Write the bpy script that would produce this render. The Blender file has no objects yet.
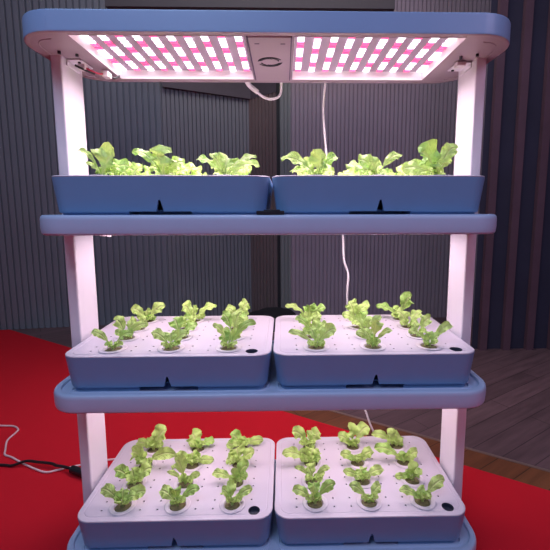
import bpy, bmesh, math, random
from mathutils import Vector, Matrix
random.seed(7)
PI = math.pi
scene = bpy.context.scene
COL = scene.collection

# ------------------------------------------------------------------ camera
F_PX = 391.73
YAW, PITCH, ROLL = -0.0214, 0.125, -0.0017
cam_data = bpy.data.cameras.new('camera')
cam = bpy.data.objects.new('camera', cam_data)
COL.objects.link(cam)
cam_data.sensor_width = 36.0
cam_data.sensor_fit = 'HORIZONTAL'
cam_data.lens = F_PX / 550.0 * 36.0
cam_data.shift_x = -17.2355 / 550.0
cam_data.shift_y = -15.8064 / 550.0
cam_data.clip_start = 0.01
CAM = Vector((0.0274, -0.8133, 0.9))
cam.matrix_world = Matrix.Translation(CAM) @ Matrix.Rotation(YAW, 4, 'Z') @ Matrix.Rotation(PI/2 - PITCH, 4, 'X') @ Matrix.Rotation(ROLL, 4, 'Z')
scene.camera = cam

# ------------------------------------------------------------------ world + big lights
world = bpy.data.worlds.new('world')
scene.world = world
world.use_nodes = True
bg = world.node_tree.nodes['Background']
bg.inputs[0].default_value = (0.42, 0.48, 0.76, 1)
bg.inputs[1].default_value = 0.125
wnt = world.node_tree
wtc = wnt.nodes.new('ShaderNodeTexCoord'); wsp = wnt.nodes.new('ShaderNodeSeparateXYZ')
wnt.links.new(wtc.outputs['Generated'], wsp.inputs[0])
wrp = wnt.nodes.new('ShaderNodeValToRGB')
wrp.color_ramp.elements[0].position = 0.0; wrp.color_ramp.elements[0].color = (0.50, 0.34, 0.62, 1)
wrp.color_ramp.elements[1].position = 0.55; wrp.color_ramp.elements[1].color = (0.40, 0.50, 0.80, 1)
wnt.links.new(wsp.outputs[2], wrp.inputs[0]); wnt.links.new(wrp.outputs[0], bg.inputs[0])

def area(name, loc, target, size, power, color):
    l = bpy.data.lights.new(name, 'AREA')
    l.shape = 'RECTANGLE'; l.size, l.size_y = size
    l.energy = power; l.color = color
    o = bpy.data.objects.new(name, l)
    COL.objects.link(o)
    o.location = loc
    d = Vector(target) - Vector(loc)
    o.rotation_euler = d.to_track_quat('-Z', 'Y').to_euler()
    return o
area('hall_light_violet', (1.8, -1.6, 2.4), (0.1, 0.1, 0.9), (1.0, 1.0), 13, (0.85, 0.66, 1.0))
# the hall's own lights: cool spots at the viewer's left, warmer ceiling lamps overhead
area('hall_light_cool', (-0.5, -1.05, 2.4), (0, 0.0, 1.1), (1.0, 1.0), 20, (0.52, 0.70, 1.0))
area('hall_light_ceiling', (-0.05, 1.0, 3.3), (-0.05, 1.0, 0), (1.4, 1.4), 30, (1.0, 0.88, 0.86))

vs = scene.view_settings
scene.display_settings.display_device = 'sRGB'
vs.view_transform = 'Standard'
vs.look = 'None'
vs.exposure = 0.0
vs.gamma = 1.0
vs.use_curve_mapping = False

# ------------------------------------------------------------------ materials
def mat(name, color, rough=0.5, metal=0.0, spec=0.5, emit=None, strength=0.0, noise=0.0, nscale=20.0, bump=0.0, bscale=200.0, trans=0.0):
    m = bpy.data.materials.new(name)
    m.use_nodes = True
    nt = m.node_tree
    b = nt.nodes['Principled BSDF']
    b.inputs['Base Color'].default_value = (*color, 1)
    b.inputs['Roughness'].default_value = rough
    b.inputs['Metallic'].default_value = metal
    b.inputs['Specular IOR Level'].default_value = spec
    if emit:
        b.inputs['Emission Color'].default_value = (*emit, 1)
        b.inputs['Emission Strength'].default_value = strength
    if noise or bump:
        tc = nt.nodes.new('ShaderNodeTexCoord')
    if noise:
        n = nt.nodes.new('ShaderNodeTexNoise'); n.inputs['Scale'].default_value = nscale; n.inputs['Detail'].default_value = 5
        nt.links.new(tc.outputs['Object'], n.inputs['Vector'])
        r = nt.nodes.new('ShaderNodeMix'); r.data_type = 'RGBA'
        r.inputs[6].default_value = (*[c*(1-noise) for c in color], 1)
        r.inputs[7].default_value = (*[min(1, c*(1+noise)) for c in color], 1)
        nt.links.new(n.outputs['Fac'], r.inputs[0])
        nt.links.new(r.outputs[2], b.inputs['Base Color'])
    if bump:
        n2 = nt.nodes.new('ShaderNodeTexNoise'); n2.inputs['Scale'].default_value = bscale; n2.inputs['Detail'].default_value = 3
        nt.links.new(tc.outputs['Object'], n2.inputs['Vector'])
        bp = nt.nodes.new('ShaderNodeBump'); bp.inputs['Strength'].default_value = bump; bp.inputs['Distance'].default_value = 0.002
        nt.links.new(n2.outputs['Fac'], bp.inputs['Height'])
        nt.links.new(bp.outputs['Normal'], b.inputs['Normal'])
    return m

M = {}
M['shelf'] = mat('shelf_plastic', (0.47, 0.56, 0.76), 0.38, bump=0.04, noise=0.03)
M['hood'] = mat('hood_plastic', (0.25, 0.37, 0.59), 0.35, bump=0.04, noise=0.03)
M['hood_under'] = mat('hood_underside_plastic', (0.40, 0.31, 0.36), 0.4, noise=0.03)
M['tray'] = mat('tray_plastic', (0.175, 0.32, 0.54), 0.34, bump=0.04, noise=0.04)
M['lid'] = mat('lid_plastic', (0.62, 0.56, 0.63), 0.34, noise=0.02)
M['post'] = mat('post_plastic', (0.80, 0.74, 0.80), 0.38, noise=0.02)
M['cup'] = mat('cup_plastic', (0.66, 0.60, 0.66), 0.45, noise=0.02)
M['sponge'] = mat('growing_sponge', (0.15, 0.135, 0.06), 0.95, noise=0.7, nscale=140, bump=0.8, bscale=300)
M['dark'] = mat('dark_plastic', (0.012, 0.013, 0.02), 0.5)
M['well'] = mat('well_dark', (0.03, 0.035, 0.06), 0.4)
M['seam'] = mat('seam_dark', (0.10, 0.07, 0.13), 0.6)
M['black_rubber'] = mat('black_rubber', (0.01, 0.01, 0.013), 0.45)
M['white_cable'] = mat('white_cable', (0.78, 0.74, 0.76), 0.45)
M['bounce_cable'] = mat('white_cable_carpet_bounce', (0.78, 0.56, 0.60), 0.45)  # white cable with the carpet's red bounce put into its colour
M['connector'] = mat('connector_nylon', (0.75, 0.66, 0.68), 0.4)
M['red_wire'] = mat('red_wire', (0.45, 0.02, 0.06), 0.4)
M['chip_white'] = mat('led_white', (0.9, 0.9, 0.95), 0.4, emit=(1.0, 0.88, 0.96), strength=2.5)
M['chip_pink'] = mat('led_pink', (0.9, 0.2, 0.4), 0.4, emit=(1.0, 0.10, 0.34), strength=0.88)
M['board'] = mat('led_board', (0.42, 0.33, 0.43), 0.5)
M['reflector'] = mat('led_reflector', (0.9, 0.88, 0.9), 0.5)
M['panel_glow'] = mat('under_shelf_led', (0.9, 0.9, 0.9), 0.5, emit=(1.0, 0.80, 0.91), strength=7.0)
M['panel_glow_low'] = mat('under_shelf_led_low', (0.9, 0.9, 0.9), 0.5, emit=(1.0, 0.80, 0.92), strength=5.2)
M['screw'] = mat('screw_black', (0.02, 0.02, 0.025), 0.35, metal=0.6)
M['cloth'] = mat('black_cloth', (0.012, 0.012, 0.016), 0.9, noise=0.5, nscale=12)

def wall_mat(name, base, stripe=None):
    m = mat(name, base, 0.55, noise=0.16, nscale=3.0)
    return m
M['wall_slate'] = wall_mat('slat_wall_slate', (0.185, 0.21, 0.25))
M['wall_slate_far'] = wall_mat('slat_wall_slate_far', (0.20, 0.215, 0.245))
M['wall_brown'] = wall_mat('slat_wall_brown', (0.20, 0.155, 0.155))
M['wall_green'] = wall_mat('slat_wall_greenish', (0.20, 0.22, 0.22))
M['wall_mauve'] = wall_mat('slat_wall_mauve', (0.33, 0.275, 0.335))
M['gap'] = mat('wall_gap_dark', (0.012, 0.013, 0.018), 0.7)
M['soffit'] = mat('soffit_dark', (0.10, 0.09, 0.115), 0.6, noise=0.1)
M['beam'] = mat('beam_dark', (0.085, 0.075, 0.08), 0.6, noise=0.1)
M['curtain'] = mat('panel_navy', (0.032, 0.033, 0.062), 0.7, noise=0.3, nscale=4)
M['batten'] = mat('batten_brown', (0.115, 0.062, 0.085), 0.6, noise=0.3, nscale=6)
M['strip'] = mat('metal_strip', (0.35, 0.25, 0.22), 0.35, metal=0.6)

def carpet_mat():
    m = mat('red_carpet', (0.62, 0.014, 0.028), 0.95, spec=0.1, noise=0.18, nscale=900, bump=0.6, bscale=900)
    return m
M['carpet'] = carpet_mat()

def wood_mat(name, c0, c1, rot, rough, bw=0.9, bh=0.09):
    m = bpy.data.materials.new(name); m.use_nodes = True
    nt = m.node_tree; b = nt.nodes['Principled BSDF']
    tc = nt.nodes.new('ShaderNodeTexCoord')
    mp = nt.nodes.new('ShaderNodeMapping'); mp.inputs['Rotation'].default_value = (0, 0, rot)
    nt.links.new(tc.outputs['Object'], mp.inputs['Vector'])
    br = nt.nodes.new('ShaderNodeTexBrick')
    br.inputs['Color1'].default_value = (*c0, 1); br.inputs['Color2'].default_value = (*c1, 1)
    br.inputs['Mortar'].default_value = (*[c*0.35 for c in c0], 1)
    br.inputs['Scale'].default_value = 1.0
    br.inputs['Brick Width'].default_value = bw; br.inputs['Row Height'].default_value = bh
    br.inputs['Mortar Size'].default_value = 0.0018; br.inputs['Bias'].default_value = 0.0
    nt.links.new(mp.outputs['Vector'], br.inputs['Vector'])
    st = nt.nodes.new('ShaderNodeMapping'); st.inputs['Scale'].default_value = (3.0, 30, 1)
    nt.links.new(mp.outputs['Vector'], st.inputs['Vector'])
    n = nt.nodes.new('ShaderNodeTexNoise'); n.inputs['Scale'].default_value = 1.6; n.inputs['Detail'].default_value = 6
    nt.links.new(st.outputs['Vector'], n.inputs['Vector'])
    mx = nt.nodes.new('ShaderNodeMix'); mx.data_type = 'RGBA'; mx.blend_type = 'MULTIPLY'
    mx.inputs[0].default_value = 0.85
    nt.links.new(br.outputs['Color'], mx.inputs[6]); nt.links.new(n.outputs['Color'], mx.inputs[7])
    rm = nt.nodes.new('ShaderNodeRGBToBW'); nt.links.new(n.outputs['Color'], rm.inputs[0])
    cmb = nt.nodes.new('ShaderNodeCombineColor')
    for k in range(3): nt.links.new(rm.outputs[0], cmb.inputs[k])
    nt.links.new(cmb.outputs[0], mx.inputs[7])
    nt.links.new(mx.outputs[2], b.inputs['Base Color'])
    b.inputs['Roughness'].default_value = rough
    return m
M['wood'] = wood_mat('dark_wood_floor', (0.20, 0.12, 0.135), (0.28, 0.165, 0.185), -0.55, 0.42)
M['wood_warm'] = wood_mat('warm_wood_strip', (0.27, 0.09, 0.04), (0.33, 0.115, 0.05), -0.55, 0.45, bw=0.5)

def leaf_mat(name, col, trans_col):
    m = bpy.data.materials.new(name); m.use_nodes = True
    nt = m.node_tree; b = nt.nodes['Principled BSDF']; out = nt.nodes['Material Output']
    uv = nt.nodes.new('ShaderNodeUVMap'); uv.uv_map = 'UVMap'
    sep = nt.nodes.new('ShaderNodeSeparateXYZ'); nt.links.new(uv.outputs[0], sep.inputs[0])
    # midrib: |u-.5|
    s = nt.nodes.new('ShaderNodeMath'); s.operation = 'SUBTRACT'; s.inputs[1].default_value = 0.5
    nt.links.new(sep.outputs[0], s.inputs[0])
    a = nt.nodes.new('ShaderNodeMath'); a.operation = 'ABSOLUTE'; nt.links.new(s.outputs[0], a.inputs[0])
    # side veins: wave of v - |u|
    v1 = nt.nodes.new('ShaderNodeMath'); v1.operation = 'MULTIPLY_ADD'; v1.inputs[1].default_value = -0.45
    nt.links.new(a.outputs[0], v1.inputs[0]); nt.links.new(sep.outputs[1], v1.inputs[2])
    v2 = nt.nodes.new('ShaderNodeMath'); v2.operation = 'MULTIPLY'; v2.inputs[1].default_value = 52
    nt.links.new(v1.outputs[0], v2.inputs[0])
    v3 = nt.nodes.new('ShaderNodeMath'); v3.operation = 'SINE'; nt.links.new(v2.outputs[0], v3.inputs[0])
    rv = nt.nodes.new('ShaderNodeMapRange'); rv.inputs[1].default_value = 0.6; rv.inputs[2].default_value = 1.0; rv.inputs[3].default_value = 0; rv.inputs[4].default_value = 0.35
    nt.links.new(v3.outputs[0], rv.inputs[0])
    rr = nt.nodes.new('ShaderNodeMapRange'); rr.inputs[1].default_value = 0.02; rr.inputs[2].default_value = 0.09; rr.inputs[3].default_value = 0.8; rr.inputs[4].default_value = 0.0
    nt.links.new(a.outputs[0], rr.inputs[0])
    rp = nt.nodes.new('ShaderNodeMapRange'); rp.inputs[1].default_value = 0.1; rp.inputs[2].default_value = 0.5; rp.inputs[3].default_value = 0.8; rp.inputs[4].default_value = 0.0
    nt.links.new(sep.outputs[1], rp.inputs[0])
    mxx = nt.nodes.new('ShaderNodeMath'); mxx.operation = 'MAXIMUM'
    nt.links.new(rr.outputs[0], mxx.inputs[0]); nt.links.new(rp.outputs[0], mxx.inputs[1])
    mx2 = nt.nodes.new('ShaderNodeMath'); mx2.operation = 'MAXIMUM'
    nt.links.new(mxx.outputs[0], mx2.inputs[0]); nt.links.new(rv.outputs[0], mx2.inputs[1])
    n = nt.nodes.new('ShaderNodeTexNoise'); n.inputs['Scale'].default_value = 60
    tc = nt.nodes.new('ShaderNodeTexCoord'); nt.links.new(tc.outputs['Object'], n.inputs['Vector'])
    c1 = nt.nodes.new('ShaderNodeMix'); c1.data_type = 'RGBA'
    c1.inputs[6].default_value = (*[c*0.72 for c in col], 1); c1.inputs[7].default_value = (*[min(1, c*1.25) for c in col], 1)
    nt.links.new(n.outputs['Fac'], c1.inputs[0])
    c2 = nt.nodes.new('ShaderNodeMix'); c2.data_type = 'RGBA'
    nt.links.new(mx2.outputs[0], c2.inputs[0]); nt.links.new(c1.outputs[2], c2.inputs[6]); c2.inputs[7].default_value = (0.62, 0.70, 0.30, 1)
    nt.links.new(c2.outputs[2], b.inputs['Base Color'])
    b.inputs['Roughness'].default_value = 0.33
    b.inputs['Specular IOR Level'].default_value = 0.55
    bp = nt.nodes.new('ShaderNodeBump'); bp.inputs['Strength'].default_value = 0.9; bp.inputs['Distance'].default_value = 0.003
    n3 = nt.nodes.new('ShaderNodeTexNoise'); n3.inputs['Scale'].default_value = 130; n3.inputs['Detail'].default_value = 2
    nt.links.new(tc.outputs['Object'], n3.inputs['Vector'])
    ad = nt.nodes.new('ShaderNodeMath'); ad.operation = 'SUBTRACT'
    nt.links.new(n3.outputs['Fac'], ad.inputs[0]); nt.links.new(mx2.outputs[0], ad.inputs[1])
    nt.links.new(ad.outputs[0], bp.inputs['Height']); nt.links.new(bp.outputs['Normal'], b.inputs['Normal'])
    t = nt.nodes.new('ShaderNodeBsdfTranslucent'); t.inputs[0].default_value = (*trans_col, 1)
    mix = nt.nodes.new('ShaderNodeMixShader'); mix.inputs[0].default_value = 0.24
    nt.links.new(b.outputs[0], mix.inputs[1]); nt.links.new(t.outputs[0], mix.inputs[2])
    nt.links.new(mix.outputs[0], out.inputs['Surface'])
    return m
M['leaf'] = leaf_mat('lettuce_leaf', (0.56, 0.84, 0.21), (0.68, 0.92, 0.24))
M['leaf_dark'] = leaf_mat('lettuce_leaf_deeper', (0.41, 0.72, 0.15), (0.53, 0.82, 0.16))

# ------------------------------------------------------------------ helpers
def link(name, bm_or_mesh, material=None, parent=None, smooth=True, mats=None):
    if isinstance(bm_or_mesh, bmesh.types.BMesh):
        me = bpy.data.meshes.new(name)
        bmesh.ops.recalc_face_normals(bm_or_mesh, faces=bm_or_mesh.faces)
        bm_or_mesh.to_mesh(me); bm_or_mesh.free()
    else:
        me = bm_or_mesh
    o = bpy.data.objects.new(name, me)
    COL.objects.link(o)
    if mats:
        for mm in mats: me.materials.append(mm)
    elif material and not me.materials:
        me.materials.append(material)
    if parent: o.parent = parent
    if smooth:
        shade(me)
    if name in WEIGHTED:
        md = o.modifiers.new('weighted_normals', 'WEIGHTED_NORMAL'); md.keep_sharp = True; md.weight = 100
    return o
WEIGHTED = {'post', 'shelf', 'light_hood', 'tray_body', 'tray_lid', 'post_bracket', 'wire_connector'}
def shade(me, angle=0.7):
    for p in me.polygons: p.use_smooth = True
    b = bmesh.new(); b.from_mesh(me)
    for e in b.edges:
        if len(e.link_faces) == 2 and e.calc_face_angle(0) > angle: e.smooth = False
    b.to_mesh(me); b.free()
def tag(o, label=None, cat=None, group=None, kind=None):
    if label: o['label'] = label
    if cat: o['category'] = cat
    if group: o['group'] = group
    if kind: o['kind'] = kind
    return o
def thing(name, loc, label, cat, group=None):
    o = bpy.data.objects.new(name, None)
    o.empty_display_size = 0.05
    COL.objects.link(o); o.location = loc
    return tag(o, label, cat, group)

def box(bm, x0, x1, y0, y1, z0, z1, mi=0):
    v = [bm.verts.new((x, y, z)) for x in (x0, x1) for y in (y0, y1) for z in (z0, z1)]
    for f in ((0,1,3,2),(4,6,7,5),(0,4,5,1),(2,3,7,6),(0,2,6,4),(1,5,7,3)):
        fc = bm.faces.new([v[i] for i in f]); fc.material_index = mi
    return v
def bevel_all(bm, w, seg=2):
    bmesh.ops.bevel(bm, geom=list(bm.edges), offset=w, segments=seg, profile=0.5, affect='EDGES')

def rrect(x0, x1, y0, y1, r, n=8):
    pts = []
    for cx, cy, a0 in ((x1-r, y1-r, 0), (x0+r, y1-r, PI/2), (x0+r, y0+r, PI), (x1-r, y0+r, 1.5*PI)):
        for k in range(n+1):
            a = a0 + PI/2*k/n
            pts.append((cx + r*math.cos(a), cy + r*math.sin(a)))
    return pts
def loft(bm, rect, r, profile, cap0=True, cap1=True, n=8, mi=0):
    x0, x1, y0, y1 = rect
    loops = []
    for (ins, z) in profile:
        rr = max(r - ins, 0.002)
        loops.append([bm.verts.new((px, py, z)) for px, py in rrect(x0+ins, x1-ins, y0+ins, y1-ins, rr, n)])
    for a, b in zip(loops, loops[1:]):
        m = len(a)
        for i in range(m):
            f = bm.faces.new((a[i], a[(i+1) % m], b[(i+1) % m], b[i])); f.material_index = mi
    if cap0: f = bm.faces.new(list(reversed(loops[0]))); f.material_index = mi
    if cap1: f = bm.faces.new(loops[-1]); f.material_index = mi
    return loops
def cyl(bm, c, r, z0, z1, n=20, r1=None, sx=1.0, sy=1.0, mi=0):
    r1 = r if r1 is None else r1
    a = [bm.verts.new((c[0]+r*sx*math.cos(2*PI*k/n), c[1]+r*sy*math.sin(2*PI*k/n), z0)) for k in range(n)]
    b = [bm.verts.new((c[0]+r1*sx*math.cos(2*PI*k/n), c[1]+r1*sy*math.sin(2*PI*k/n), z1)) for k in range(n)]
    for k in range(n):
        f = bm.faces.new((a[k], a[(k+1) % n], b[(k+1) % n], b[k])); f.material_index = mi
    f = bm.faces.new(list(reversed(a))); f.material_index = mi
    f = bm.faces.new(b); f.material_index = mi
def lathe(bm, prof, n=28, c=(0, 0), mi=0):
    rings = []
    for r, z in prof:
        rings.append([bm.verts.new((c[0]+r*math.cos(2*PI*k/n), c[1]+r*math.sin(2*PI*k/n), z)) for k in range(n)])
    for a, b in zip(rings, rings[1:]):
        for k in range(n):
            bm.faces.new((a[k], a[(k+1) % n], b[(k+1) % n], b[k])).material_index = mi
    return rings
def catmull(pts, sub=8):
    P = [Vector(p) for p in pts]
    P = [P[0]*2-P[1]] + P + [P[-1]*2-P[-2]]
    out = []
    for i in range(1, len(P)-2):
        for k in range(sub):
            t = k/sub
            a, b, c, d = P[i-1], P[i], P[i+1], P[i+2]
            out.append(0.5*((2*b)+(c-a)*t+(2*a-5*b+4*c-d)*t*t+(3*b-a-3*c+d)*t**3))
    out.append(P[-2])
    return out
def tube(bm, pts, r, n=10, smooth=True, mi=0):
    P = catmull(pts) if smooth else [Vector(p) for p in pts]
    rs = r if isinstance(r, (list, tuple)) else None
    rings = []; up = None
    for i, p in enumerate(P):
        t = (P[min(i+1, len(P)-1)] - P[max(i-1, 0)]).normalized()
        if up is None:
            up = t.orthogonal().normalized()
        up = (up - t*up.dot(t)).normalized()
        s = t.cross(up)
        rad = r if rs is None else rs[min(int(i/len(P)*len(rs)), len(rs)-1)]
        rings.append([bm.verts.new(p + rad*(up*math.cos(2*PI*k/n)+s*math.sin(2*PI*k/n))) for k in range(n)])
    for a, b in zip(rings, rings[1:]):
        for k in range(n):
            bm.faces.new((a[k], a[(k+1) % n], b[(k+1) % n], b[k])).material_index = mi
    bm.faces.new(list(reversed(rings[0]))).material_index = mi
    bm.faces.new(rings[-1]).material_index = mi
def boolean(bm_target, bm_cut):
    ma = bpy.data.meshes.new('work_a'); bmesh.ops.recalc_face_normals(bm_target, faces=bm_target.faces); bm_target.to_mesh(ma); bm_target.free()
    mb = bpy.data.meshes.new('work_b'); bmesh.ops.recalc_face_normals(bm_cut, faces=bm_cut.faces); bm_cut.to_mesh(mb); bm_cut.free()
    a = bpy.data.objects.new('work_a', ma); b = bpy.data.objects.new('work_b', mb)
    COL.objects.link(a); COL.objects.link(b)
    md = a.modifiers.new('b', 'BOOLEAN'); md.operation = 'DIFFERENCE'; md.object = b; md.solver = 'EXACT'; md.use_self = True
    dg = bpy.context.evaluated_depsgraph_get(); dg.update()
    me = bpy.data.meshes.new_from_object(a.evaluated_get(dg))
    bpy.data.objects.remove(a); bpy.data.objects.remove(b)
    bpy.data.meshes.remove(ma); bpy.data.meshes.remove(mb)
    me.materials.clear()
    return me

# ------------------------------------------------------------------ the setting
def structure(name, bm, m, label=None, mats=None, smooth=False):
    o = link(name, bm, m, None, smooth, mats)
    o['kind'] = 'structure'
    return o
# carpet edge line through (-2.184, 2.195) and (0.878, 0.324)
E0, E1 = Vector((-2.184, 2.195)), Vector((0.878, 0.324))
ed = (E1-E0).normalized(); en = Vector((-ed.y, ed.x))     # en points to the far side
if en.y < 0: en = -en
bm = bmesh.new(); box(bm, -6, 6, -4, 4, -0.05, 0.0)
structure('floor', bm, M['wood'])
A, B = E0 - ed*3.0, E1 + ed*3.0
W0 = E0 + ed*1.9  # strips start here; bare dark floor stands in for their shaded left run
bm = bmesh.new()
q = [W0, B, B+en*0.105, W0+en*0.105]
bv = [bm.verts.new((p.x, p.y, 0.0008)) for p in q]; tv = [bm.verts.new((p.x, p.y, 0.004)) for p in q]
bm.faces.new(tv); bm.faces.new(list(reversed(bv)))
for i in range(4): bm.faces.new((bv[i], bv[(i+1) % 4], tv[(i+1) % 4], tv[i]))
structure('trim_1', bm, M['wood_warm'])
bm = bmesh.new()
q = [W0+en*0.105, B+en*0.105, B+en*0.118, W0+en*0.118]
bv = [bm.verts.new((p.x, p.y, 0.0008)) for p in q]; tv = [bm.verts.new((p.x, p.y, 0.006)) for p in q]
bm.faces.new(tv); bm.faces.new(list(reversed(bv)))
for i in range(4): bm.faces.new((bv[i], bv[(i+1) % 4], tv[(i+1) % 4], tv[i]))
structure('trim_2', bm, M['strip'])
# red carpet: the near side of the line
bm = bmesh.new()
A2 = E0 - ed*0.55
q = [Vector((-2.05, 2.108)), Vector((-4.15, 1.82)), Vector((-4.6, -3.0)), B-en*5.0, B]
bv = [bm.verts.new((p.x, p.y, 0.0006)) for p in q]; tv = [bm.verts.new((p.x, p.y, 0.0055)) for p in q]
bm.faces.new(tv); bm.faces.new(list(reversed(bv)))
for i in range(5): bm.faces.new((bv[i], bv[(i+1) % 5], tv[(i+1) % 5], tv[i]))
o = link('red_carpet', bm, M['carpet'], None, False)
tag(o, 'bright red carpet spread on the floor under the plant rack', 'carpet')
CZ = 0.0055

def slat_wall(name, p0, p1, z0, z1, pitch, depth, m, gap=0.28):
    """vertical ribs: a broad flat rib, then a narrow dark groove"""
    p0, p1 = Vector((*p0, 0)), Vector((*p1, 0))
    d = (p1-p0); L = d.length; d.normalize()
    nrm = Vector((d.y, -d.x, 0))            # towards the room
    bm = bmesh.new(); prof = []
    n = max(1, int(L/pitch))
    pt = L/n
    for k in range(n):
        s = k*pt
        g = gap*pt
        for ds, h in ((0, 0), (g*0.75, 0), (g, depth), (pt*0.99, depth)):
            prof.append(p0 + d*(s+ds) + nrm*h)
    prof.append(p1 + nrm*0)
    prof += [p1 - nrm*0.04, p0 - nrm*0.04]
    b = [bm.verts.new((p.x, p.y, z0)) for p in prof]
    t = [bm.verts.new((p.x, p.y, z1)) for p in prof]
    m_ = len(prof)
    for i in range(m_):
        f = bm.faces.new((b[i], b[(i+1) % m_], t[(i+1) % m_], t[i]))
    bm.faces.new(t); bm.faces.new(list(reversed(b)))
    return structure(name, bm, m)
ZT = 3.2
slat_wall('wall_left', (-4.2, 1.85), (-0.902, 2.30), 0, ZT, 0.044, 0.014, M['wall_slate'])
slat_wall('wall_back', (-0.902, 2.30), (-0.262, 2.62), 0, ZT, 0.032, 0.012, M['wall_slate_far'])
slat_wall('wall_back_return', (-0.262, 2.62), (-0.027, 2.40), 0, ZT, 0.036, 0.012, M['wall_brown'])
bm = bmesh.new(); box(bm, -0.030, 0.0, 2.40, 2.44, 0, ZT); structure('trim_3', bm, M['gap'])
slat_wall('wall_back_green', (0.0, 2.385), (0.085, 2.385), 0, ZT, 0.028, 0.010, M['wall_green'])
slat_wall('wall_back_mauve', (0.085, 2.385), (1.64, 2.385), 0, ZT, 0.032, 0.012, M['wall_mauve'])
# dark soffit box over the recessed part of the back wall
bm = bmesh.new()
q = [(-0.885, 2.285), (-0.262, 2.60), (-0.262, 2.66), (-0.90, 2.33)]
q = [(-0.872, 2.265), (-0.245, 2.585), (-0.027, 2.38), (-0.027, 2.75), (-0.9, 2.75)]
b = [bm.verts.new((x, y, 1.815)) for x, y in q]; t = [bm.verts.new((x, y, ZT)) for x, y in q]
bm.faces.new(t); bm.faces.new(list(reversed(b)))
for i in range(5): bm.faces.new((b[i], b[(i+1) % 5], t[(i+1) % 5], t[i]))
structure('trim_4', bm, M['soffit'])
# dark beam high in front of the back walls
bm = bmesh.new(); box(bm, -0.942, 0.648, 1.50, 1.72, 2.005, 2.3); structure('trim_5', bm, M['beam'])
# right wall: navy panels with brown battens
bm = bmesh.new()
q = [(1.246, 1.62), (4.5, 1.62), (4.5, 2.5), (1.70, 2.5)]
b = [bm.verts.new((x, y, 0)) for x, y in q]; t = [bm.verts.new((x, y, ZT)) for x, y in q]
bm.faces.new(t); bm.faces.new(list(reversed(b)))
for i in range(4): bm.faces.new((b[i], b[(i+1) % 4], t[(i+1) % 4], t[i]))
structure('wall_right', bm, M['curtain'])
bm = bmesh.new()
x = 1.285
while x < 4.3:
    box(bm, x, x+0.046, 1.590, 1.622, 0, ZT)
    x += 0.152
structure('trim_6', bm, M['batten'])

# ------------------------------------------------------------------ the rack
S_TOP = [0.9-0.0096, 0.9-0.3985, 0.9-0.7944]
SH = 0.0422
HB, HT = 0.9+0.3459, 0.9+0.3888
SHELF_RECT = (-0.5, 0.5, 0.0, 0.36)
rack = thing('plant_rack', (0, 0, 0), 'pale three-tier indoor growing rack with glowing light hood on two posts', 'rack')

def make_post(sx):
    bm = bmesh.new()
    xa, xb = sorted((sx*0.4985, sx*0.4727))
    loft(bm, (xa, xb, 0.131, 0.226), 0.004, [(0.0, 0.0055), (0.0, HB+0.002)], n=3)
    return link('post', bm, M['post'], rack)
for sx in (-1, 1): make_post(sx)

def make_shelf(top, led):
    bm = bmesh.new()
    z0 = top - SH
    prof = [(0.016, z0), (0.004, z0+0.0002), (0.0012, z0+0.002), (0.0, z0+0.005), (-0.0012, z0+0.016), (-0.0012, top-0.010), (0.0, top-0.0045), (0.0018, top-0.0016), (0.005, top-0.0002), (0.010, top),
            (0.014, top-0.001), (0.016, top-0.006), (0.024, top-0.0065)]
    loft(bm, SHELF_RECT, 0.07, prof, n=10)
    sh = link('shelf', bm, M['shelf'], rack)
    # raised drain rim round each tray seat
    for cx in (-0.2335, 0.2335):
        rb = bmesh.new()
        lo = loft(rb, (cx-0.226, cx+0.226, 0.023, 0.3405), 0.024, [(0.0, top-0.0068), (0.002, top-0.0035), (0.005, top-0.0035), (0.007, top-0.0068)], cap0=False, cap1=False, n=6)
        link('seat_rim', rb, M['shelf'], sh)
    if led:
        for cx in (-0.2335, 0.2335):
            lb = bmesh.new(); box(lb, cx-0.176, cx+0.176, 0.12, 0.32, z0-0.0005, z0+0.0005)
            link('led_panel', lb, M['panel_glow' if top > 0.8 else 'panel_glow_low'], sh, smooth=False)
    return sh
shelves = [make_shelf(z, i < 2) for i, z in enumerate(S_TOP)]
# small white wire connector hanging under the left end of the top shelf
bm = bmesh.new(); z = S_TOP[0]-SH
box(bm, -0.418, -0.404, 0.146, 0.156, z-0.011, z+0.001); box(bm, -0.403, -0.394, 0.147, 0.155, z-0.013, z+0.001)
bevel_all(bm, 0.002)
link('wire_connector', bm, M['connector'], shelves[0])

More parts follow.
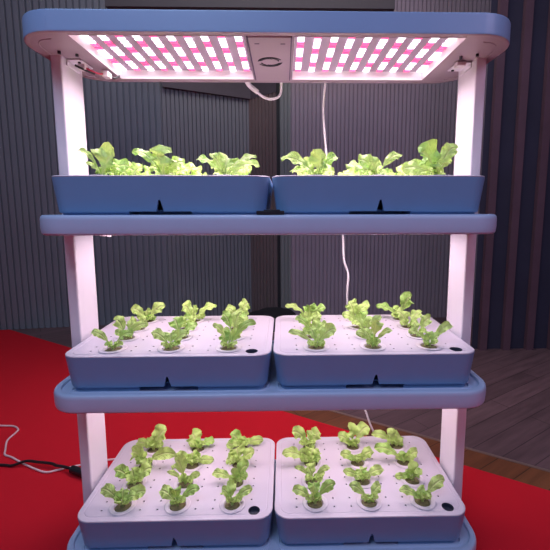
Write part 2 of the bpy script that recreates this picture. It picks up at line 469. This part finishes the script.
# --- light hood
HOOD_RECT = (-0.5175, 0.5175, 0.0079, 0.315)
bm = bmesh.new()
prof = [(0.012, HB+0.0015), (0.010, HB), (0.003, HB), (0.0008, HB+0.0012), (0.0, HB+0.0035), (0.0, HT-0.0045), (0.001, HT-0.0015), (0.004, HT), (0.014, HT)]
loft(bm, HOOD_RECT, 0.090, prof, n=14)
cut = bmesh.new()
PAN = [(-0.402, -0.050), (0.050, 0.402)]
for x0, x1 in PAN:
    box(cut, x0, x1, 0.0255, 0.288, HB-0.02, HB+0.0245)
me = boolean(bm, cut)
me.materials.append(M['hood']); me.materials.append(M['hood_under'])
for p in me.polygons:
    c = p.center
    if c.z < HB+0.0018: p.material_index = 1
hood = link('light_hood', me, None, rack)
hood['label'] = 'blue-grey light hood with lit underside'
def hood_part(name, bm, m, smooth=True, mats=None): return link(name, bm, m, hood, smooth, mats)
for pi, (x0, x1) in enumerate(PAN):
    bm = bmesh.new(); box(bm, x0+0.0008, x1-0.0008, 0.0263, 0.2872, HB+0.0215, HB+0.0243)
    hood_part('led_board', bm, M['board'], False)
    bm = bmesh.new(); t = 0.0022                                   # white reflector walls, leaning outwards a little
    zt, zb = HB+0.0216, HB+0.0006
    def quadwall(a, b, c, d):
        bm.faces.new([bm.verts.new(p) for p in (a, b, c, d)])
    xi0, xi1, yi0, yi1 = x0+0.001, x1-0.001, 0.0265, 0.287
    s = 0.002                                                       # slope of the end walls
    sl = sr = 0.002
    quadwall((xi0, yi0, zb), (xi0, yi1, zb), (xi0+sl, yi1-s, zt), (xi0+sl, yi0+.004, zt))
    quadwall((xi1, yi1, zb), (xi1, yi0, zb), (xi1-sr, yi0+.004, zt), (xi1-sr, yi1-s, zt))
    quadwall((xi0, yi1, zb), (xi1, yi1, zb), (xi1-sr, yi1-s, zt), (xi0+sl, yi1-s, zt))
    quadwall((xi1, yi0, zb), (xi0, yi0, zb), (xi0+sl, yi0+.004, zt), (xi1-sr, yi0+.004, zt))
    bmesh.ops.remove_doubles(bm, verts=bm.verts, dist=1e-5)
    hood_part('reflector', bm, M['reflector'], False)
    # LED strips: ten rows of chips running front to back
    ncol = 10
    for k in range(ncol):
        cx = (-0.3915 + k*0.0359) if pi == 0 else (0.0665 + k*0.0361)
        bm = bmesh.new()
        odd = (k + pi) % 2
        seq = 'PWWWPPWWWPPWWWP' if odd else 'WPPWWWPPWWWPPWW'
        if (pi == 0 and k == 0) or (pi == 1 and k == ncol-1): seq = 'PPWWWPPWWWPPWWW'
        ny = len(seq); py = 0.0168
        for j, ch in enumerate(seq):
            y = 0.0315 + j*py
            w = 0.0072
            v = box(bm, cx-w, cx+w, y+0.0036, y+py-0.0036, HB+0.0185, HB+0.0216, 0 if ch == 'W' else 1)
        hood_part('led_strip', bm, None, False, [M['chip_white'], M['chip_pink']])
    # the array's downward beam (lensed LEDs)
    la = bpy.data.lights.new('led_array_beam', 'AREA'); la.shape = 'RECTANGLE'; la.size = 0.32; la.size_y = 0.16
    la.energy = 2.5; la.color = (1.0, 0.82, 0.91); la.spread = math.radians(140)
    lo = bpy.data.objects.new('led_array_beam', la); COL.objects.link(lo); lo.parent = hood
    lo.location = ((x0+x1)/2, 0.19, HB+0.0165)
# centre plate with swirl vent, slits and seams
bm = bmesh.new(); box(bm, -0.0435, 0.0435, 0.026, 0.290, HB-0.0014, HB+0.002)
bevel_all(bm, 0.0006, 1)
hood_part('centre_plate', bm, M['hood_under'], True)
bm = bmesh.new()
for xs in (-0.0455, 0.0445): box(bm, xs-0.0012, xs+0.0012, 0.026, 0.290, HB-0.0012, HB+0.002)
hood_part('plate_seam', bm, M['seam'], False)
bm = bmesh.new()
vc = (-0.003, 0.156); vr = 0.027
for a0 in (0.25, 0.25+PI):                                          # two curved blades of slots
    for k in range(15):
        a = a0 + k*0.175
        ln = 0.007 if k < 9 else 0.004
        r = vr - 0.004*(k/15)
        c, s = math.cos(a), math.sin(a)
        w = 0.0016
        zz = HB-0.0024
        pts = []
        for rr, ww in ((r-ln, -w), (r-ln, w), (r, w), (r, -w)):
            aa = a + ww/r + (0.22*(r-rr)/ln)
            pts.append((vc[0]+rr*math.cos(aa), vc[1]+rr*math.sin(aa)))
        lo = [bm.verts.new((x, y, zz)) for x, y in pts]; hi = [bm.verts.new((x, y, HB)) for x, y in pts]
        bm.faces.new(lo); bm.faces.new(list(reversed(hi)))
        for i in range(4): bm.faces.new((lo[i], lo[(i+1) % 4], hi[(i+1) % 4], hi[i]))
for sgn in (0, PI):
    pts = [(vc[0]+(vr+0.001)*math.cos(sgn+a), vc[1]+(vr+0.001)*math.sin(sgn+a), HB-0.0018) for a in [0.1+i*0.16 for i in range(17)]]
    tube(bm, pts, 0.0009, n=6)
hood_part('vent_grille', bm, M['dark'], False)
bm = bmesh.new()
for xs in (-0.027, 0.027): box(bm, xs-0.005, xs+0.005, 0.054, 0.057, HB-0.002, HB)
hood_part('slit', bm, M['seam'], False)
# corner plates near the posts: curved groove line, bracket, screws
for sx in (-1, 1):
    bm = bmesh.new()
    pts = [(sx*0.488, 0.065, HB-0.0002), (sx*0.482, 0.095, HB-0.0002), (sx*0.455, 0.150, HB-0.0002), (sx*0.452, 0.21, HB-0.0002), (sx*0.462, 0.262, HB-0.0002)]
    pts = [(sx*0.445, 0.045, HB+.0012), (sx*0.470, 0.053, HB+.0012), (sx*0.487, 0.075, HB+.0012), (sx*0.4925, 0.11, HB+.0012), (sx*0.4925, 0.225, HB+.0012), (sx*0.484, 0.262, HB+.0012), (sx*0.46, 0.284, HB+.0012)]
    tube(bm, pts, 0.0013, n=6)
    hood_part('edge_rib', bm, M['hood_under'])
    bm = bmesh.new()
    xa, xb = sorted((sx*0.4727, sx*0.438))
    box(bm, xa, xb, 0.150, 0.208, HB-0.0035, HB)
    xa, xb = sorted((sx*0.4727, sx*0.4690))
    box(bm, xa, xb, 0.150, 0.208, HB-0.014, HB)
    bevel_all(bm, 0.0012, 1)
    hood_part('post_bracket', bm, M['post'])
    bm = bmesh.new()
    for px, py in ((0.447, 0.160), (0.447, 0.198), (0.432, 0.12), (0.462, 0.104)):
        cyl(bm, (sx*px, py), 0.0034, HB-0.0058, HB-0.0005, 12)
    hood_part('screw', bm, M['screw'])
# wiring at the left post: two white connectors joined by a red wire
bm = bmesh.new(); box(bm, -0.456, -0.440, 0.170, 0.186, HB-0.016, HB-0.002); bevel_all(bm, 0.002)
hood_part('wire_connector', bm, M['connector'])
bm = bmesh.new(); box(bm, -0.421, -0.405, 0.212, 0.238, HB-0.018, HB-0.003); bevel_all(bm, 0.003)
hood_part('wire_connector', bm, M['connector'])
bm = bmesh.new()
tube(bm, [(-0.443, 0.176, HB-0.010), (-0.434, 0.186, HB-0.013), (-0.424, 0.205, HB-0.014), (-0.414, 0.218, HB-0.010)], 0.0022, 8)
hood_part('wire', bm, M['red_wire'])
bm = bmesh.new()
tube(bm, [(-0.458, 0.160, HB-0.010), (-0.448, 0.166, HB-0.014), (-0.440, 0.180, HB-0.016), (-0.430, 0.196, HB-0.017)], 0.0026, 8)
tube(bm, [(-0.410, 0.232, HB-0.010), (-0.402, 0.244, HB-0.012), (-0.393, 0.254, HB-0.003)], 0.0022, 8)
hood_part('wire', bm, M['black_rubber'])
bm = bmesh.new(); box(bm, 0.434, 0.456, 0.142, 0.162, HB-0.012, HB-0.002); bevel_all(bm, 0.002)
hood_part('wire_connector', bm, M['connector'])
# short looping cord at the back of the hood
bm = bmesh.new()
tube(bm, [(-0.072, 0.312, HB+0.004), (-0.065, 0.321, 1.2405), (-0.043, 0.326, 1.224)], 0.0068, 10)
tube(bm, [(-0.047, 0.326, 1.226), (-0.028, 0.328, 1.2125), (-0.010, 0.33, 1.2075), (0.010, 0.33, 1.2110), (0.020, 0.327, 1.222), (0.022, 0.319, 1.238), (0.022, 0.312, HB+0.004)], 0.0036, 10)
hood_part('looped_cord', bm, M['white_cable'])

# ------------------------------------------------------------------ planter trays
TW, TY0, TY1, TH = 0.2314, 0.0171, 0.3459, 0.0815
COLX = (-0.1325, 0.0, 0.1325)
ROWY = (0.0635-TY0, 0.140-TY0, 0.2155-TY0, 0.292-TY0)
TD = TY1-TY0
LIP = -0.0060                                    # the tray stands in the shelf's sunken top
H0 = TH - LIP                                    # total tray height
bm = bmesh.new()
prof = [(0.030, 0.0), (0.016, 0.0), (0.016, 0.009), (0.0110, 0.0105), (0.0090, 0.014), (0.0, H0-0.006), (0.0, H0-0.0033), (0.0045, H0-0.0033), (0.0055, H0-0.012), (0.0155, 0.020), (0.020, 0.016)]
loft(bm, (-TW, TW, 0, TD), 0.037, prof, n=10)
cut = bmesh.new()
box(cut, -0.066, 0.066, -0.02, 0.070, -0.01, 0.0128)
# pointed arch notch
arch = [(-0.0088, -0.01), (0.0088, -0.01), (0.0088, 0.010), (0.0058, 0.022), (0.0026, 0.035), (0, 0.038), (-0.0026, 0.035), (-0.0058, 0.022), (-0.0088, 0.010)]
fa = [cut.verts.new((x, -0.03, z)) for x, z in arch]; fb = [cut.verts.new((x, 0.0275, z)) for x, z in arch]
cut.faces.new(fa); cut.faces.new(list(reversed(fb)))
for i in range(len(arch)): cut.faces.new((fa[i], fa[(i+1) % len(arch)], fb[(i+1) % len(arch)], fb[i]))
body_me = boolean(bm, cut); body_me.materials.append(M['tray']); shade(body_me)
# lid with holes
bm = bmesh.new()
zt = H0
prof = [(0.0068, zt-0.0085), (0.0064, zt-0.0029), (0.0006, zt-0.0029), (0.0, zt-0.0023), (0.0, zt-0.0015), (0.0009, zt-0.0004), (0.0022, zt), (0.0125, zt), (0.0133, zt-0.0005), (0.0147, zt-0.0005), (0.0155, zt)]
loft(bm, (-TW, TW, 0, TD), 0.037, prof, n=10)
cut = bmesh.new()
for cx in COLX:
    for cy in ROWY:
        cyl(cut, (cx, cy), 0.0255, zt-0.03, zt+0.02, 20)
        for dx in (-0.0455, 0.0455):
            for dy in (-0.012, 0.016):
                if cx+dx > 0.17 and cy+dy < 0.05: continue      # the level hole sits there
                cyl(cut, (cx+dx, cy+dy), 0.0026, zt-0.03, zt+0.02, 8)
cyl(cut, (0.187, 0.0265), 0.0140, zt-0.03, zt+0.02, 24)
lid_me = boolean(bm, cut); lid_me.materials.append(M['lid']); shade(lid_me, 0.5)
# collar and dark well of the water level hole
bm = bmesh.new()
rings = lathe(bm, [(0.0140, zt-0.0002), (0.0136, zt-0.001), (0.0132, zt-0.010), (0.0, zt-0.011)], 24, (0.187, 0.0265))
well_me = bpy.data.meshes.new('level_well'); bmesh.ops.recalc_face_normals(bm, faces=bm.faces); bm.to_mesh(well_me); bm.free()
well_me.materials.append(M['well']); shade(well_me)

# net cup
bm = bmesh.new()
lathe(bm, [(0.0235, -0.040), (0.0243, -0.004), (0.0245, 0.0004), (0.0295, 0.0005), (0.0306, 0.0009), (0.0311, 0.0016), (0.0303, 0.0023), (0.0285, 0.0025), (0.0245, 0.0022), (0.0205, 0.0019), (0.0186, -0.001), (0.0180, -0.038), (0.0235, -0.040)], 28)
cup_me = bpy.data.meshes.new('net_cup'); bmesh.ops.recalc_face_normals(bm, faces=bm.faces); bm.to_mesh(cup_me); bm.free()
cup_me.materials.append(M['cup']); shade(cup_me)
bm = bmesh.new()
rs = [(0.0180, -0.006), (0.0178, -0.0012), (0.0150, 0.0002), (0.0105, 0.0006), (0.0045, 0.0012), (0.0005, 0.001)]
rings = lathe(bm, rs, 22)
for ring in rings[1:]:
    for v in ring: v.co.z += random.uniform(-0.0012, 0.0014)
bm.faces.new(rings[0]); bm.faces.new(rings[-1])
sponge_me = bpy.data.meshes.new('growing_sponge'); bmesh.ops.recalc_face_normals(bm, faces=bm.faces); bm.to_mesh(sponge_me); bm.free()
sponge_me.materials.append(M['sponge']); shade(sponge_me, 3)

TIER = ('top', 'middle', 'bottom'); SIDE = ('left', 'right')
ROWN = ('front', 'second', 'third', 'back'); COLN = ('left', 'middle', 'right')
TCX = (-0.2337, 0.2337)
tray_label = {
 (0,0): 'dark blue planter tray on the left of the top shelf, seen edge-on',
 (0,1): 'dark blue planter tray on the right of the top shelf, seen edge-on',
 (1,0): 'slate blue planter tray with pink-white lid, left on the middle shelf',
 (1,1): 'slate blue planter tray with pink-white lid, right on the middle shelf',
 (2,0): 'purple-blue planter tray with pale lid, left on the bottom shelf',
 (2,1): 'purple-blue planter tray with pale lid, right on the bottom shelf'}

# ------------------------------------------------------------------ lettuce
def leaf(tip, w, rnd, ny):
    """a ruffled spoon-shaped leaf from the crown (0,0,0) to tip, w = full blade width"""
    T = Vector(tip); L = T.length
    hor = Vector((T.x, T.y, 0))
    p0 = Vector((0, 0, 0))
    p1 = hor*0.22 + Vector((0, 0, max(T.z*0.55, L*0.28)))
    p2 = hor*0.66 + Vector((0, 0, T.z*1.10 + L*0.12*(hor.length/L)))
    p3 = T
    xr = 0.42 if abs(T.x) > 0.028 else 0.12
    N0 = Vector((rnd.uniform(-xr, xr), ny, 0.75)).normalized()
    nl, nu = 20, 10
    ph, ph2 = rnd.uniform(0, 6.28), rnd.uniform(0, 6.28)
    fr = rnd.uniform(15, 23); cupf = rnd.uniform(-0.25, 0.55)
    bm = bmesh.new(); uvl = bm.loops.layers.uv.new('UVMap'); grid = []; uvs = {}
    prevS = None
    for i in range(nl+1):
        t = i/nl
        c = p0*(1-t)**3 + p1*3*t*(1-t)**2 + p2*3*t*t*(1-t) + p3*t**3
        d = ((p1-p0)*(1-t)**2 + (p2-p1)*2*t*(1-t) + (p3-p2)*t*t)
        d = d.normalized() if d.length > 1e-7 else T.normalized()
        S = d.cross(N0)
        if S.length < 0.15: S = d.cross(Vector((0.3, -1, 0.2)))
        S.normalize()
        if prevS is not None:
            if S.dot(prevS) < 0: S = -S
            S = (S*0.55+prevS*0.45).normalized()
        prevS = S
        nn = S.cross(d).normalized()
        t0 = 0.30
        if t < t0: pr = 0.10 + 0.035*(t/t0)
        else:
            s = (t-t0)/(1-t0)
            pr = 0.12*(1-s) + 0.92*max(0.0, math.sin(PI*min(1, s**1.28)))**0.56
            if i == nl: pr = 0.10
        hw = w*0.5*pr
        row = []
        for j in range(nu+1):
            u = -1 + 2*j/nu
            edge = abs(u)
            s_ = max(0.0, (t-t0)/(1-t0))
            lob = 1 + (0.055*math.sin(fr*t*2.1+ph+(1.3 if u > 0 else 0)) if s_ > 0 else 0)*edge
            ru = (edge**2)*w*0.17*min(1, s_*4)*math.sin(fr*t+ph2+(2.1 if u > 0 else 0))
            cu = (u*u)*hw*cupf*0.6 if s_ > 0 else u*u*hw*0.9
            v = bm.verts.new(c + S*(u*hw*lob) + nn*(ru+cu))
            uvs[v] = ((u+1)/2, t); row.append(v)
        grid.append(row)
    for i in range(nl):
        for j in range(nu):
            f = bm.faces.new((grid[i][j], grid[i][j+1], grid[i+1][j+1], grid[i+1][j]))
            f.smooth = True
            for lp in f.loops: lp[uvl].uv = uvs[lp.vert]
    me = bpy.data.meshes.new('leaf'); bm.to_mesh(me); bm.free()
    return me

# hand-measured leaves: (sideways, upwards, blade width) in photo pixels at the plant's own distance
PL = {
 # top shelf
 (0,0,0,0): [(12,28,26),(-23,27,5),(-15,15,6),(28,15,13),(6,14,12)],
 (0,0,0,1): [(1,29,24),(-31,27,9),(21,18,12),(-14,14,12),(8,12,10)],
 (0,0,0,2): [(4,25,20),(-28,20,9),(-14,23,9),(31,21,7),(36,14,9),(-8,12,10)],
 (0,1,0,0): [(6,24,21),(21,22,10),(-36,21,11),(-28,8,6),(18,8,8),(-15,13,11)],
 (0,1,0,1): [(-31,14,11),(-19,21,15),(-8,19,14),(25,24,8)],
 (0,1,0,2): [(-17,30,23),(19,32,13),(14,20,9),(-36,12,14),(0,18,12)],
 # middle shelf
 (1,0,0,0): [(-21,18,8),(20,17,11),(8,8,6)],
 (1,0,1,0): [(-10,21,13),(9,17,11),(22,15,9)],
 (1,0,2,0): [(-8,11,9),(9,11,9)],
 (1,0,3,0): [(-16,14,10),(0,13,9),(18,17,12)],
 (1,0,0,1): [(-19,18,11),(0,19,15),(16,16,12)],
 (1,0,1,1): [(-5,22,16),(18,15,10),(10,8,8)],
 (1,0,2,1): [(-8,11,10),(10,13,10)],
 (1,0,3,1): [(-11,18,13),(0,15,11),(23,16,10)],
 (1,0,0,2): [(-8,15,10),(13,18,11),(3,20,13),(-15,24,8),(27,26,8)],
 (1,0,1,2): [(-10,26,11),(9,27,14),(16,14,8)],
 (1,0,2,2): [(-11,13,10),(12,14,11)],
 (1,0,3,2): [(9,20,13),(-14,14,10),(0,10,9)],
 (1,1,0,0): [(-28,17,7),(-6,21,10),(20,20,14),(3,16,11),(9,8,8)],
 (1,1,1,0): [(-18,19,8),(6,16,12),(14,14,9)],
 (1,1,2,0): [(-7,14,12),(10,15,10)],
 (1,1,3,0): [(-24,15,7),(0,17,14),(16,14,9)],
 (1,1,0,1): [(-10,18,11),(19,17,6),(6,28,13),(-17,15,8),(2,13,9)],
 (1,1,1,1): [(-12,19,12),(5,18,12)],
 (1,1,2,1): [(-18,14,10),(7,15,11)],
 (1,1,3,1): [(-7,20,15),(15,17,11),(6,12,10)],
 (1,1,0,2): [(-20,16,9),(-4,16,13),(23,23,9),(9,12,11)],
 (1,1,1,2): [(-6,16,10),(12,20,11)],
 (1,1,2,2): [(-13,18,14),(12,17,12)],
 (1,1,3,2): [(-25,15,9),(10,24,15),(-6,12,10)],
 # bottom shelf
 (2,0,0,0): [(-21,22,12),(2,21,12),(24,19,14),(13,12,10),(-8,12,8)],
 (2,0,1,0): [(-19,18,13),(-2,19,15),(18,20,13),(8,10,9)],
 (2,0,2,0): [(-12,17,16),(1,11,13),(31,13,12),(-9,8,9)],
 (2,0,3,0): [(13,22,17),(-17,9,9),(-3,13,11),(10,6,8)],
 (2,0,0,1): [(-17,19,13),(-3,19,13),(22,19,10),(6,10,9)],
 (2,0,1,1): [(-9,26,16),(15,11,7),(-18,14,5),(-4,8,10)],
 (2,0,2,1): [(-16,11,11),(1,16,15),(22,6,9),(9,11,9)],
 (2,0,3,1): [(-6,19,18),(17,10,9),(2,8,10)],
 (2,0,0,2): [(-6,23,18),(21,19,9),(11,11,8),(-10,18,9)],
 (2,0,1,2): [(-24,12,9),(12,19,15),(12,9,8),(-4,12,12)],
 (2,0,2,2): [(-13,8,12),(-3,21,17),(15,14,12)],
 (2,0,3,2): [(-11,16,14),(3,12,11),(22,10,9),(-16,5,9)],
 (2,1,0,0): [(-23,17,10),(-4,14,11),(-2,25,13),(20,22,11),(6,10,8)],
 (2,1,1,0): [(-6,20,16),(17,15,6),(-18,16,5),(12,10,6)],
 (2,1,2,0): [(-28,12,11),(-11,13,11),(3,19,18),(9,11,10)],
 (2,1,3,0): [(-17,18,13),(11,18,14),(1,5,11),(3,19,10)],
 (2,1,0,1): [(-20,20,10),(12,20,11),(0,10,8)],
 (2,1,1,1): [(-20,12,8),(-3,16,13),(21,14,10),(5,8,9)],
 (2,1,2,1): [(-17,10,9),(-1,9,9),(16,14,11)],
 (2,1,3,1): [(-15,14,11),(-3,20,14),(16,23,14),(2,5,11)],
 (2,1,0,2): [(-24,14,9),(-6,16,14),(22,25,12),(9,8,9),(1,9,11)],
 (2,1,1,2): [(4,15,15),(-18,5,7),(8,9,10),(-6,10,9)],
 (2,1,2,2): [(-30,17,11),(10,7,11),(14,12,10),(-3,8,10)],
 (2,1,3,2): [(-25,14,8),(-9,14,13),(3,15,13),(3,7,13)],
}
GENERIC = [[(-18,15,11),(0,18,14),(17,14,12)], [(-12,19,13),(13,17,12),(20,9,9),(-4,9,10)], [(-20,11,9),(-5,17,14),(15,18,12),(6,9,9)]]

def cam_depth(p):
    q = cam.matrix_world.inverted() @ Vector(p)
    return -q.z
for ti in range(3):
    for si in range(2):
        cx = TCX[si]; zb = S_TOP[ti] + LIP
        tray = thing('planter_tray', (cx, TY0, zb), tray_label[(ti, si)], 'planter tray', 'planter trays on the rack')
        b = link('tray_body', body_me, None, tray, False)
        l = link('tray_lid', lid_me, None, tray, False); l['label'] = 'pale pink-white lid with round planting holes'
        link('water_level_well', well_me, None, l, False)
        for r in range(4):
            for c in range(3):
                px, py, pz = cx+COLX[c], TY0+ROWY[r], zb+H0
                where = f'{ROWN[r]} row, {COLN[c]} column, {TIER[ti]}-shelf {SIDE[si]} tray'
                cup = link('net_cup', cup_me, None, None, False)
                cup.location = (px, py, pz)
                tag(cup, f'white round net cup, {where}', 'plant cup', 'net cups in the tray lids')
                link('growing_sponge', sponge_me, None, cup, False)['label'] = 'dark brown growing sponge'
                seed = ti*1000+si*300+r*20+c
                rnd = random.Random(seed)
                spec = PL.get((ti, si, r, c)) or GENERIC[rnd.randrange(3)]
                pl = thing('lettuce_seedling', (px, py, pz-0.001), f'green lettuce seedling, {where}', 'plant', 'lettuce seedlings on the rack')
                k = cam_depth((px, py, pz))/F_PX
                spec = list(spec) + [(rnd.uniform(-12, -4), rnd.uniform(5, 10), 7), (rnd.uniform(3, 12), rnd.uniform(4, 10), 7)]
                low = [(rnd.uniform(-10, -5), 5, 6), (rnd.uniform(-3, 3), 5, 6), (rnd.uniform(5, 10), 5.5, 6)] if ti else []
                # crown
                bm = bmesh.new()
                cyl(bm, (0, 0), 0.0042, -0.002, 0.009, 10, 0.0030)
                cr = link('crown', bm, M['leaf'], pl)
                for li, (dx, dy, w) in enumerate(spec + low):
                    X = dx*k; Z = max((dy - w*(0.30 if ti == 0 else 0.16))*k, 0.008)
                    Ln = math.hypot(X, Z)
                    if li >= len(spec): Y = -rnd.uniform(0.016, 0.024)
                    elif abs(dx) < 9: Y = rnd.choice((0.55, -0.5, 0.4))*Ln*rnd.uniform(0.5, 0.9)
                    else: Y = rnd.uniform(-0.35, 0.35)*Ln
                    # keep the tip where it was measured as the leaf leans to or from the viewer
                    v = Vector((px, py, pz)) - CAM
                    Z += Y*(v.z/v.y)
                    X += Y*(v.x/v.y)
                    Z = max(Z, 0.006)
                    me = leaf((X, Y, Z), w*k*(1.22 if ti == 0 else 1.0), rnd, rnd.uniform(-2.4, -1.5) if ti == 0 and w > 12 else rnd.uniform(-1.1, -0.5))
                    lo = link('leaf', me, M['leaf_dark'] if rnd.random() < 0.15 else M['leaf'], pl, False)

# ------------------------------------------------------------------ small things
bm = bmesh.new(); box(bm, -0.029, 0.029, 0.002, 0.018, S_TOP[0], S_TOP[0]+0.008); box(bm, -0.014, 0.020, 0.0025, 0.016, S_TOP[0]+0.007, S_TOP[0]+0.0105)
bevel_all(bm, 0.0012, 1)
tag(link('hose_clip', bm, M['dark']), 'small black clip between the two trays on the top shelf', 'clip')

# white power cord hanging behind the rack from the hood
bm = bmesh.new()
pts = [(0.146, 0.318, 1.258), (0.146, 0.345, 1.250), (0.1455, 0.375, 1.22), (0.147, 0.40, 1.19), (0.152, 0.41, 1.13), (0.157, 0.41, 1.081), (0.162, 0.41, 1.02), (0.180, 0.41, 0.93), (0.206, 0.41, 0.86), (0.213, 0.41, 0.816), (0.215, 0.41, 0.765), (0.219, 0.41, 0.735), (0.231, 0.41, 0.697), (0.2295, 0.41, 0.655), (0.229, 0.41, 0.614), (0.235, 0.41, 0.50), (0.255, 0.41, 0.36), (0.285, 0.41, 0.26), (0.298, 0.41, 0.233), (0.311, 0.41, 0.195), (0.325, 0.41, 0.160), (0.345, 0.42, 0.09), (0.37, 0.43, 0.03), (0.42, 0.44, CZ+0.0036)]
tube(bm, pts, 0.0034, 10)
tag(link('power_cord', bm, M['white_cable']), 'thin white cord hanging behind the rack from the light hood', 'cord')

# white cable and black cable on the carpet at the left
z = CZ+0.0038
bm = bmesh.new()
pts = [(-1.60, 0.80, z), (-1.35, 0.775, z), (-1.159, 0.748, z), (-1.10, 0.742, z), (-1.064, 0.716, z), (-1.058, 0.690, z), (-1.055, 0.640, z), (-1.018, 0.575, z), (-1.000, 0.548, z), (-0.965, 0.532, z), (-0.90, 0.495, z), (-0.835, 0.462, z), (-0.79, 0.446, z), (-0.755, 0.458, z), (-0.693, 0.482, z), (-0.60, 0.51, z), (-0.48, 0.52, z)]
tube(bm, pts, 0.0034, 10)
tag(link('white_cable', bm, M['bounce_cable']), 'white cable with carpet-bounce tint curling over the red carpet left of the rack', 'cable')
bm = bmesh.new()
zb = CZ+0.0052
pts = [(-1.5, 0.52, zb), (-1.2, 0.50, zb), (-0.979, 0.488, zb), (-0.93, 0.480, zb+0.002), (-0.885, 0.488, zb+0.0125), (-0.84, 0.482, zb+0.0125), (-0.815, 0.478, zb+0.0125), (-0.785, 0.472, zb+0.0125), (-0.765, 0.462, zb+0.0125), (-0.74, 0.456, zb+0.0125), (-0.715, 0.447, zb+0.0125), (-0.685, 0.435, zb+0.0125)]
tube(bm, pts, 0.0046, 10)
ca = link('black_cable', bm, M['black_rubber'])
tag(ca, 'black power cable with plug on the red carpet left of the rack', 'cable')
bm = bmesh.new()
tube(bm, [(-0.700, 0.440, zb+0.0125), (-0.69, 0.437, zb+0.0125), (-0.66, 0.424, zb+0.0125), (-0.60, 0.400, zb+0.0125)], 0.0125, 12)
link('plug', bm, M['black_rubber'], ca)

# black bundle on the floor by the wall
bm = bmesh.new()
bmesh.ops.create_icosphere(bm, subdivisions=4, radius=1.0)
rnd = random.Random(3)
for v in bm.verts:
    c = v.co
    zf = c.z
    hgt = 0.130 + 0.016*math.sin(c.x*5.0+1.0) + 0.008*math.sin(c.x*13+c.y*7)
    sgx = math.copysign(abs(c.x)**0.6, c.x)
    v.co = Vector((-0.07+sgx*0.245, 2.16+c.y*0.15, max(0.0, zf)*hgt + 0.0005 if zf > 0 else 0.0005))
    v.co.z += 0.004*math.sin(c.x*21+c.y*17)*max(0, zf)
tag(link('cloth_bundle', bm, M['cloth']), 'low black bundle on the floor at the foot of the back wall', 'bundle')
